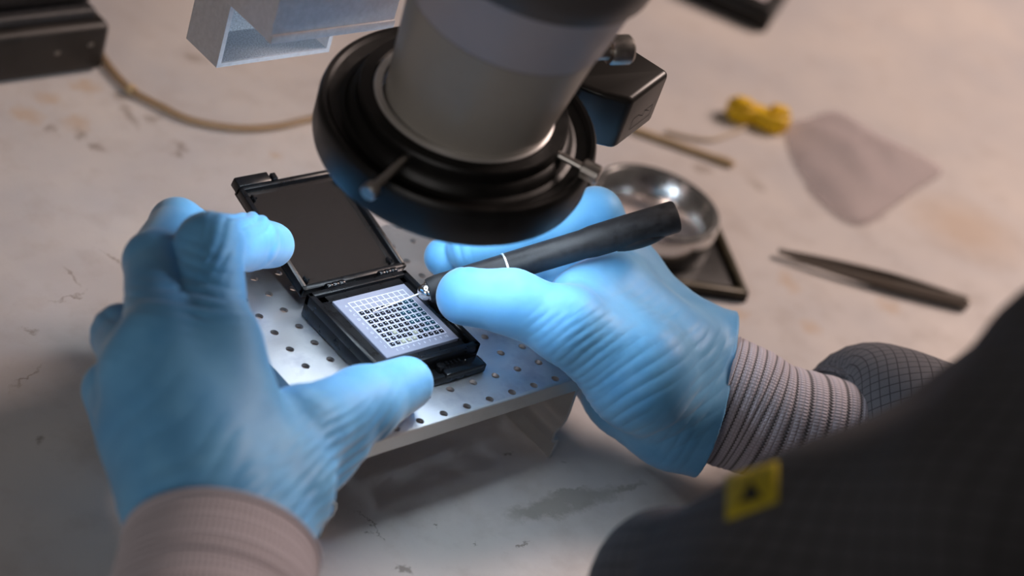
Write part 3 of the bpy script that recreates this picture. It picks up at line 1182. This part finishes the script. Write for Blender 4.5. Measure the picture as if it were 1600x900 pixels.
def surface(f, lo, hi, h):
    lo, hi = np.asarray(lo, np.float32), np.asarray(hi, np.float32)
    K = 4
    H = h * K
    n = np.ceil((hi - lo) / H).astype(int) + 1
    gi = np.stack(np.meshgrid(*[np.arange(v) for v in n], indexing='ij'), -1).reshape(-1, 3)
    ctr = lo + (gi + .5) * H
    dc = f(ctr.astype(np.float32))
    near = np.abs(dc) < H * 1.35
    dims = n * K
    D = np.repeat(np.repeat(np.repeat(np.where(dc > 0, 1., -1.).astype(np.float32).reshape(n), K, 0), K, 1), K, 2)
    blocks = gi[near]
    off = np.stack(np.meshgrid(*[np.arange(K)] * 3, indexing='ij'), -1).reshape(-1, 3)
    idx = (blocks[:, None, :] * K + off[None]).reshape(-1, 3)
    val = np.concatenate([f((lo + (c + .5) * h).astype(np.float32)) for c in np.array_split(idx, max(1, len(idx) // 300000))])
    D[idx[:, 0], idx[:, 1], idx[:, 2]] = val
    S = D < 0
    cs = [(i, j, q) for i in (0, 1) for j in (0, 1) for q in (0, 1)]
    sl = lambda A, o: A[o[0]:dims[0] - 1 + o[0], o[1]:dims[1] - 1 + o[1], o[2]:dims[2] - 1 + o[2]]
    cnt = sum(sl(S, o).astype(np.int8) for o in cs)
    act = (cnt > 0) & (cnt < 8)
    ci = np.argwhere(act)
    vid = -np.ones(act.shape, np.int64)
    vid[act] = np.arange(len(ci))
    acc = np.zeros((len(ci), 3))
    num = np.zeros(len(ci))
    for a in cs:
        for ax_ in range(3):
            if a[ax_] == 0:
                b = list(a)
                b[ax_] = 1
                va = D[ci[:, 0] + a[0], ci[:, 1] + a[1], ci[:, 2] + a[2]]
                vb = D[ci[:, 0] + b[0], ci[:, 1] + b[1], ci[:, 2] + b[2]]
                cr = (va < 0) != (vb < 0)
                t_ = np.where(cr, va / np.where(cr, va - vb, 1), 0)
                p = np.array(a, float)[None] + np.eye(3)[ax_][None] * t_[:, None]
                acc[cr] += p[cr]
                num[cr] += 1
    pos = lo + (ci + acc / num[:, None] + .5) * h
    quads = []
    for ax_ in range(3):
        b, c = (ax_ + 1) % 3, (ax_ + 2) % 3
        s1 = [slice(None)] * 3
        s2 = [slice(None)] * 3
        s1[ax_], s2[ax_] = slice(0, -1), slice(1, None)
        A, B = S[tuple(s1)], S[tuple(s2)]
        e = np.argwhere(A != B)
        ok = (e[:, b] > 0) & (e[:, c] > 0) & (e[:, b] < dims[b] - 1) & (e[:, c] < dims[c] - 1)
        e = e[ok]
        fl_ = A[e[:, 0], e[:, 1], e[:, 2]]
        o = np.zeros(3, int)

        def g(db, dc_):
            q = e.copy()
            q[:, b] -= db
            q[:, c] -= dc_
            return vid[q[:, 0], q[:, 1], q[:, 2]]
        qd = np.stack([g(1, 1), g(0, 1), g(0, 0), g(1, 0)], 1)
        qd[~fl_] = qd[~fl_][:, ::-1]
        quads.append(qd)
    return pos, np.concatenate(quads)


def grad(f, p, e=.06):
    p = p.astype(np.float32)
    g = np.stack([f(p + np.float32(e) * np.eye(3, dtype=np.float32)[i]) - f(p - np.float32(e) * np.eye(3, dtype=np.float32)[i]) for i in range(3)], 1)
    return g / np.maximum(np.linalg.norm(g, axis=1), 1e-6)[:, None]


def warpn(p, s, seed):
    r = np.random.default_rng(seed)
    out = np.zeros(len(p))
    for i in range(5):
        k_ = r.normal(size=3) * s
        out += np.sin(p @ k_ + r.uniform(0, 6.28)) * .45
    return out


def wrinkle(p, nrm, c, fold, lam, amp, ln, lt, seed, wob=1.0, depth=2.2):
    """ridges whose lines run along `fold`; ln = reach across the lines, lt = reach along them"""
    c = np.asarray(c)
    view = CAM_R[2]
    f = unit(fold - view * np.dot(fold, view))
    n = unit(np.cross(view, f))
    q = p - c
    a, b, z = q @ n, q @ f, q @ view
    W = np.exp(-(a / ln) ** 2 - (b / lt) ** 2 - (np.clip(z, 0, None) / depth) ** 2)
    wv = warpn(p, .9, seed)
    ph = 2 * math.pi * (a / lam) + wob * 2.2 * wv
    local = .55 + .45 * warpn(p, 1.1, seed + 50)
    s = np.sin(ph)
    return amp * W * np.clip(local, 0, 1.3) * (np.abs(np.sin(ph / 2)) ** .8 * 2 - 1.1)


def body_mesh(name, f, lo, hi, h, mat, parent, wr=None):
    pos, q = surface(f, lo, hi, h)
    g = grad(f, pos)
    d = f(pos.astype(np.float32))
    pos = pos - g * np.clip(d, -h, h)[:, None]
    if wr is not None:
        dd = np.zeros(len(pos))
        for a in wr:
            dd += wrinkle(pos, g, *a)
        pos = pos + g * dd[:, None]
    return link_mesh(name, pos, q, mat, parent)


person = thing('person', 'person in a dark grey gridded jacket and blue gloves working over the open case', 'person', (4, -20, FLOOR_Z))

# ----- left glove
LW_ = at(355, 870, 4.4)
L = dict(
    idx=[at(335, 540, 7.0), at(326, 384, 7.9), at(388, 378, 6.2), at(424, 383, 5.1)],
    mid=[at(250, 535, 7.2), at(240, 408, 7.0), at(276, 352, 6.2), at(350, 385, 4.9)],
    rng=[at(216, 585, 6.4), at(192, 524, 5.4), at(212, 520, 3.6), at(235, 530, 2.0)],
    pky=[at(222, 668, 5.2), at(174, 608, 4.2), at(184, 606, 2.4), at(200, 615, 1.0)],
    thb=[at(425, 765, 4.6), at(470, 672, 5.2), at(566, 632, 4.7), at(634, 600, 4.42)])


def f_left(P):
    pts = [(LW_, L['idx'][0], 1.8, 1.15), (LW_, L['mid'][0], 1.8, 1.15), (LW_, L['rng'][0], 1.8, 1.1), (LW_, L['pky'][0], 1.7, 1.1), (LW_, L['thb'][0], 1.8, 1.6)]
    d = None
    for a, b, ra, rb in pts:
        c = cone(P, a, b, ra, rb)
        d = c if d is None else smin(d, c, .9)
    d = smin(d, cone(P, L['thb'][0], L['idx'][0], 1.4, 1.0), 1.0)
    d = smin(d, cone(P, L['pky'][0], L['idx'][0], .95, 1.0), .8)
    d = smin(d, cone(P, at(268, 785, 4.4), at(238, 705, 4.6), 1.35, 1.2), .8)
    d = smin(d, cone(P, LW_, at(320, 1010, 3.7), 1.8, 2.0), .6)
    d = smin(d, cone(P, at(428, 785, 3.5), at(520, 690, 4.1), 1.05, 1.1), .9)
    # heel of the hand, resting on the bench; unseen bulk added to block light
    d = smin(d, cone(P, at(212, 640, 2.0), at(305, 800, 2.3), 1.25, 1.5), .8)
    d = smin(d, cone(P, at(205, 590, 1.6), at(212, 650, 1.6), 1.1, 1.2), .8)
    d = smin(d, cone(P, at(214, 600, 3.4), at(216, 660, 3.4), 1.15, 1.2), .8)
    d = smin(d, cone(P, at(215, 640, 3.6), at(300, 780, 3.8), 1.2, 1.4), .8)
    fr = chain(P, L['idx'], [1.05, .98, .88, .76])
    fr = smin(fr, chain(P, L['mid'], [1.0, .88, .84, .75]), .03)
    fr = smin(fr, chain(P, L['rng'], [1.0, .9, .82, .7]), .12)
    fr = smin(fr, chain(P, L['pky'], [.95, .82, .74, .62]), .12)
    fr = smin(fr, chain(P, L['thb'], [1.6, 1.25, 1.13, .88], .4), .15)
    # glove web stretched between first two fingers
    d = smin(d, cone(P, L['idx'][1] * .3 + L['idx'][0] * .7, L['mid'][1] * .3 + L['mid'][0] * .7, .75, .75), .3)
    return smin(d, fr, .42)


wrL = [
    (at(600, 655, 4.7), imgdir(.55, -.8), .27, .035, 1.2, 1.0, 11),
    (at(530, 720, 4.5), imgdir(.72, -.65), .29, .045, 1.7, 1.3, 12),
    (at(490, 760, 4.5), imgdir(.8, -.45), .33, .045, 1.3, 2.0, 13),
    (at(392, 372, 6.6), imgdir(.3, -.95), .36, .12, .65, .9, 14),
    (at(300, 470, 7.4), imgdir(1, .12), .32, .05, .55, 1.6, 31),
    (at(330, 440, 7.6), imgdir(1, .28), .32, .055, 1.0, 1.0, 15),
    (at(250, 450, 7.3), imgdir(1, .0), .4, .035, .5, 1.0, 16),
    (at(300, 700, 6.6), imgdir(.75, -.65), .8, .022, 3.0, 3.5, 17),
    (at(180, 520, 5.6), imgdir(.9, .3), .4, .03, .8, .9, 18),
    (at(340, 760, 5.6), imgdir(.92, -.3), .5, .035, 1.0, 2.5, 19),
]
gl = body_mesh('glove', f_left, np.min([LW_ - 4, at(320, 1010, 3.7) - 3.2], axis=0), np.array([2.6, 11.4, 10.4]), .065, GLOVE, person, wrL)
gl['label'] = 'blue nitrile glove on the left hand'

# ----- right glove
R_ = dict(
    thb=[at(1000, 590, 4.6), atd(885, 508, 62.9), atd(800, 472, 62.7), atd(727, 463, 62.75)],
    idx=[at(972, 432, 5.0), at(930, 336, 7.0), atd(800, 372, 66.1), atd(728, 391, 65.7)],
    mid=[at(950, 460, 3.8), atd(890, 390, 67.0), atd(745, 392, 66.8), atd(694, 402, 66.2)],
    rng=[at(940, 520, 2.8), np.array([8.2, 2.95, 4.9]), np.array([6.7, 3.7, 4.5]), np.array([5.9, 4.1, 4.3])],
    pky=[at(945, 570, 2.2), np.array([8.5, 1.9, 4.3]), np.array([7.1, 2.5, 4.35])])
WU, WL = at(1092, 562, 3.6), at(1062, 645, 2.6)
fdir = unit(np.array([14.7, -5.76, 3.0]) - np.array([11.5, -2.48, 3.0]))
cutp = at(1104, 612, 3.1) + fdir * .30


def f_right0(P):
    d = None
    for a, b, ra, rb in ((WU, R_['idx'][0], 1.5, 1.25), (WU, R_['mid'][0], 1.6, 1.25), (WL, R_['rng'][0], 1.7, 1.2), (WL, R_['pky'][0], 1.6, 1.25),
                         (WU, R_['thb'][0], 1.6, 1.6), (WL, R_['thb'][0], 1.6, 1.6), (WL, at(985, 605, 2.6), 1.55, 1.75), (WU, WU + fdir * 2.5, 1.5, 1.5), (WL, WL + fdir * 2.5, 1.55, 1.5),
                         (R_['pky'][0], R_['idx'][0], 1.1, 1.1), (R_['thb'][1], R_['idx'][0], 1.05, 1.0),
                         (at(955, 465, 5.3), at(1050, 548, 4.6), 1.5, 1.5), (at(905, 470, 5.6), at(1000, 560, 5.2), 1.0, 1.3)):
        c = cone(P, a, b, ra, rb)
        d = c if d is None else smin(d, c, .9)
    fr = chain(P, R_['idx'], [1.15, .95, .82, .70])
    fr = smin(fr, chain(P, R_['mid'], [1.1, .92, .8, .70]), .1)
    fr = smin(fr, chain(P, R_['rng'], [1.05, .9, .78, .68]), .1)
    fr = smin(fr, chain(P, R_['pky'], [1.0, .82, .66]), .1)
    fr = smin(fr, chain(P, R_['thb'], [1.6, 1.18, 1.02, .96], .4), .12)
    return smin(d, fr, .5)


cutp32, fdir32 = cutp.astype(np.float32), fdir.astype(np.float32)


def f_right(P):
    d = f_right0(P)
    s = (P - cutp32) @ fdir32
    flare = np.clip((s + .7) / .7, 0, 1)
    d = d - .14 * flare ** 2
    inner = d + .13
    hollow = np.maximum(inner, -(s + .9))
    return np.maximum(np.maximum(d, s), -hollow)


wrR = [
    (at(885, 545, 4.5), imgdir(.84, -.54), .27, .05, 1.4, 1.3, 21),
    (at(955, 560, 4.3), imgdir(.86, -.5), .3, .04, 1.7, 1.8, 22),
    (at(1030, 620, 3.6), imgdir(.82, -.57), .42, .035, 2.0, 2.0, 23),
    (at(1095, 600, 3.4), imgdir(.52, -.85), .34, .05, .9, 2.4, 24),
    (at(745, 460, 5.9), imgdir(.98, .18), .4, .03, .4, 1.0, 25),
    (at(845, 470, 5.9), imgdir(.75, -.66), .3, .03, .9, .7, 26),
    (at(1000, 470, 4.8), imgdir(.6, .8), .6, .012, 2.0, 2.0, 27),
    (at(725, 392, 5.0), imgdir(.2, .98), .4, .05, .4, .8, 28),
]
gr = body_mesh('glove', f_right, np.array([.6, -6.2, -.34]), np.array([14.8, 8.2, 9.4]), .062, GLOVE, person, wrR)
gr['label'] = 'blue nitrile glove on the right hand, gripping the pen'


# ----- arms inside, cuffs and sleeves
def tube_mesh(name, pts, rad, mat, parent, n=96, per=8, flat=(1, 1), ridge=0.0, nr=1, lip=0.0, thick=.0, upv=(0, 0, 1)):
    P = catmull([Vector(p) for p in pts], per)
    m_ = len(P)
    rad = np.interp(np.linspace(0, 1, m_), np.linspace(0, 1, len(rad)), rad)
    vs, uv = [], []
    up = Vector(upv)
    for i, p in enumerate(P):
        t_ = (P[min(i + 1, m_ - 1)] - P[max(i - 1, 0)]).normalized()
        u_ = (up - t_ * up.dot(t_)).normalized()
        w_ = t_.cross(u_)
        f = i / (m_ - 1)
        r = rad[i] * (1 + ridge * math.cos(2 * math.pi * f * nr))
        for q in range(n + 1):
            a = math.tau * q / n + math.pi
            vs.append(p + u_ * math.cos(a) * r * flat[0] + w_ * math.sin(a) * r * flat[1])
            uv.append((q / n, f))
    fs = [(i * (n + 1) + q, i * (n + 1) + q + 1, (i + 1) * (n + 1) + q + 1, (i + 1) * (n + 1) + q) for i in range(m_ - 1) for q in range(n)]
    o = link_mesh(name, np.array([tuple(v) for v in vs]), fs, mat, parent, uv=uv)
    if thick:
        s_ = o.modifiers.new('thickness', 'SOLIDIFY')
        s_.thickness = thick * .01
        s_.offset = -1
    return o


rc0 = at(1112, 620, 3.0)
rc1 = at(1210, 660, 2.9)
rc2 = at(1305, 682, 2.9)
o = tube_mesh('forearm', [rc0 - fdir * 1.5, rc0 + fdir * 1.2, rc1], [1.75, 1.75, 1.8], SKIN, person, 48, 4, (1.1, .95))
o['label'] = 'strip of bare wrist between glove and cuff'
o = tube_mesh('knit_cuff', [rc0 + fdir * .12, (rc0 + rc1) / 2 + np.array([0, 0, .02]), rc1, rc2, rc2 + (rc2 - rc1) * .3], [2.22, 2.16, 2.02, 1.98, 1.98], CUFF_R, person, 120, 40, (1.08, .94), .006, 15, thick=.2)
o['label'] = 'pale right cuff with dark knitted stripes'
lc0 = at(345, 864, 4.3)
lc1 = at(322, 985, 3.9)
lc2 = at(300, 1150, 3.7)
o = tube_mesh('knit_cuff', [lc0, (lc0 + lc1) / 2, lc1, lc2], [2.6, 2.64, 2.68, 2.7], CUFF_L, person, 120, 30, (1.0, 1.03), .008, 14, thick=.22)
o['label'] = 'pale lilac left cuff with faint rings'
mb = MB()
rim = []
lt = unit(lc0 - lc1)
lu = unit(np.array([0, 0, 1.]) - lt * lt[2])
lv = np.cross(lt, lu)
for q in range(64):
    a = math.tau * q / 64
    rim.append(lc0 + (lu * math.cos(a) + lv * math.sin(a) * 1.03) * 2.56)
mb.tube(rim + [rim[0], rim[1]], .12, 8, cap=False)
mb.build('cuff_hem', CUFF_L, person)

# sleeve of the right arm behind the cuff, gathered at the cuff
sl0 = at(1338, 655, 3.0)
sl1 = at(1372, 642, 3.5)
sl2 = at(1500, 720, 4.2)
sl3 = at(1640, 820, 5.0)
elbow = np.array([25.0, -18.5, 5.5])
o = tube_mesh('sleeve', [rc2 + (rc2 - rc1) * .02, sl0, sl1, sl2, sl3, elbow], [1.95, 2.2, 2.45, 3.0, 4.2, 5.0], FABRIC_SLEEVE, person, 96, 12, (1.0, 1.0), thick=.12)
o['label'] = 'grey right sleeve with a dark diamond grid'

TA, TB = atd(1335, 1140, 48), atd(1930, 882, 44)
LB = atd(1072, 955, 53)


def f_jacket(P):
    d = cone(P, TA, TB, 6.75, 7.0)
    d = smin(d, cone(P, TB, atd(2600, 480, 42), 7.0, 8.0), 2)
    d = smin(d, cone(P, LB, atd(1250, 1010, 52), 2.9, 3.1), 1.2)
    d = smin(d, cone(P, np.array([2., -25., -12.]), np.array([6., -30., 22.]), 12.0, 12.0), 3)
    # left arm, outside the picture
    sh, el, wr_ = np.array([-10., -31., 24.]), np.array([-21., -23., 4.]), lc2
    a = smin(cone(P, sh, el, 6., 4.6), cone(P, el, wr_ + (lc2 - lc1) * .3, 4.6, 3.2), 1.5)
    d = smin(d, a, 3)
    d = smin(d, cone(P, sh, np.array([6., -30., 22.]), 7., 10.), 3)
    # right upper arm, outside the picture
    d = smin(d, smin(cone(P, elbow, np.array([17., -29., 25.]), 5.1, 6.5), cone(P, np.array([17., -29., 25.]), np.array([6., -30., 22.]), 6.5, 10.), 1.5), 1.5)
    # folds
    fold = .22 * np.sin(P[:, 0] * .9 + P[:, 2] * .55 + np.sin(P[:, 1] * .5) * 1.3) + .12 * np.sin(P[:, 0] * .5 - P[:, 2] * 1.4)
    return d + fold


o = body_mesh('jacket', f_jacket, np.array([-29., -45., -27.]), np.array([34., -7.5, 40.]), .45, FABRIC, person)
o['label'] = 'dark grey work jacket with a faint grid, body and far sleeve'
# yellow tag with a dark triangle on the jacket edge
tu, tv = imgdir(.8, -.45), imgdir(.2, .95)
tnrm = -CAM_R[2]


def on_jacket(px, py):
    D = 36.0
    for _ in range(60):
        p = atd(px, py, D)
        d_ = float(f_jacket(p[None].astype(np.float32))[0]) - .07
        if d_ < .01:
            break
        D += max(d_, .02) * .6
    if D > 60:
        D = 1e3
    return D


def tag_points(uv, lift):
    ds = np.array([on_jacket(*q) for q in uv])
    ok = ds < 100
    A = np.c_[np.array(uv), np.ones(len(uv))]
    fit = np.linalg.lstsq(A[ok], ds[ok], rcond=None)[0]
    return [atd(q[0], q[1], float(d if k_ else A[i] @ fit) - lift) for i, (q, d, k_) in enumerate(zip(uv, ds, ok))]


mb = MB()
NN = 8
tuv = [(1134 + 80 * i / NN, 746 - 26 * i / NN + (66 - 4 * i / NN) * j / NN) for j in range(NN + 1) for i in range(NN + 1)]
tp = tag_points(tuv, 0)
gridv = [[mb.bm.verts.new(tuple(tp[j * (NN + 1) + i])) for i in range(NN + 1)] for j in range(NN + 1)]
for j in range(NN):
    for i in range(NN):
        mb.bm.faces.new((gridv[j][i], gridv[j][i + 1], gridv[j + 1][i + 1], gridv[j + 1][i]))
o = mb.build('warning_tag', YELLOW_TAG, person)
o['label'] = 'yellow tag with a dark triangle'
so = o.modifiers.new('t', 'SOLIDIFY')
so.thickness = .0006
mb = MB()
tri = tag_points([(1172, 750), (1192, 778), (1154, 786)], .08)
fc_ = [mb.bm.verts.new(tuple(p)) for p in tri]
mb.bm.faces.new(fc_)
mb.build('triangle_mark', TAG_BLACK, o, smooth=False)
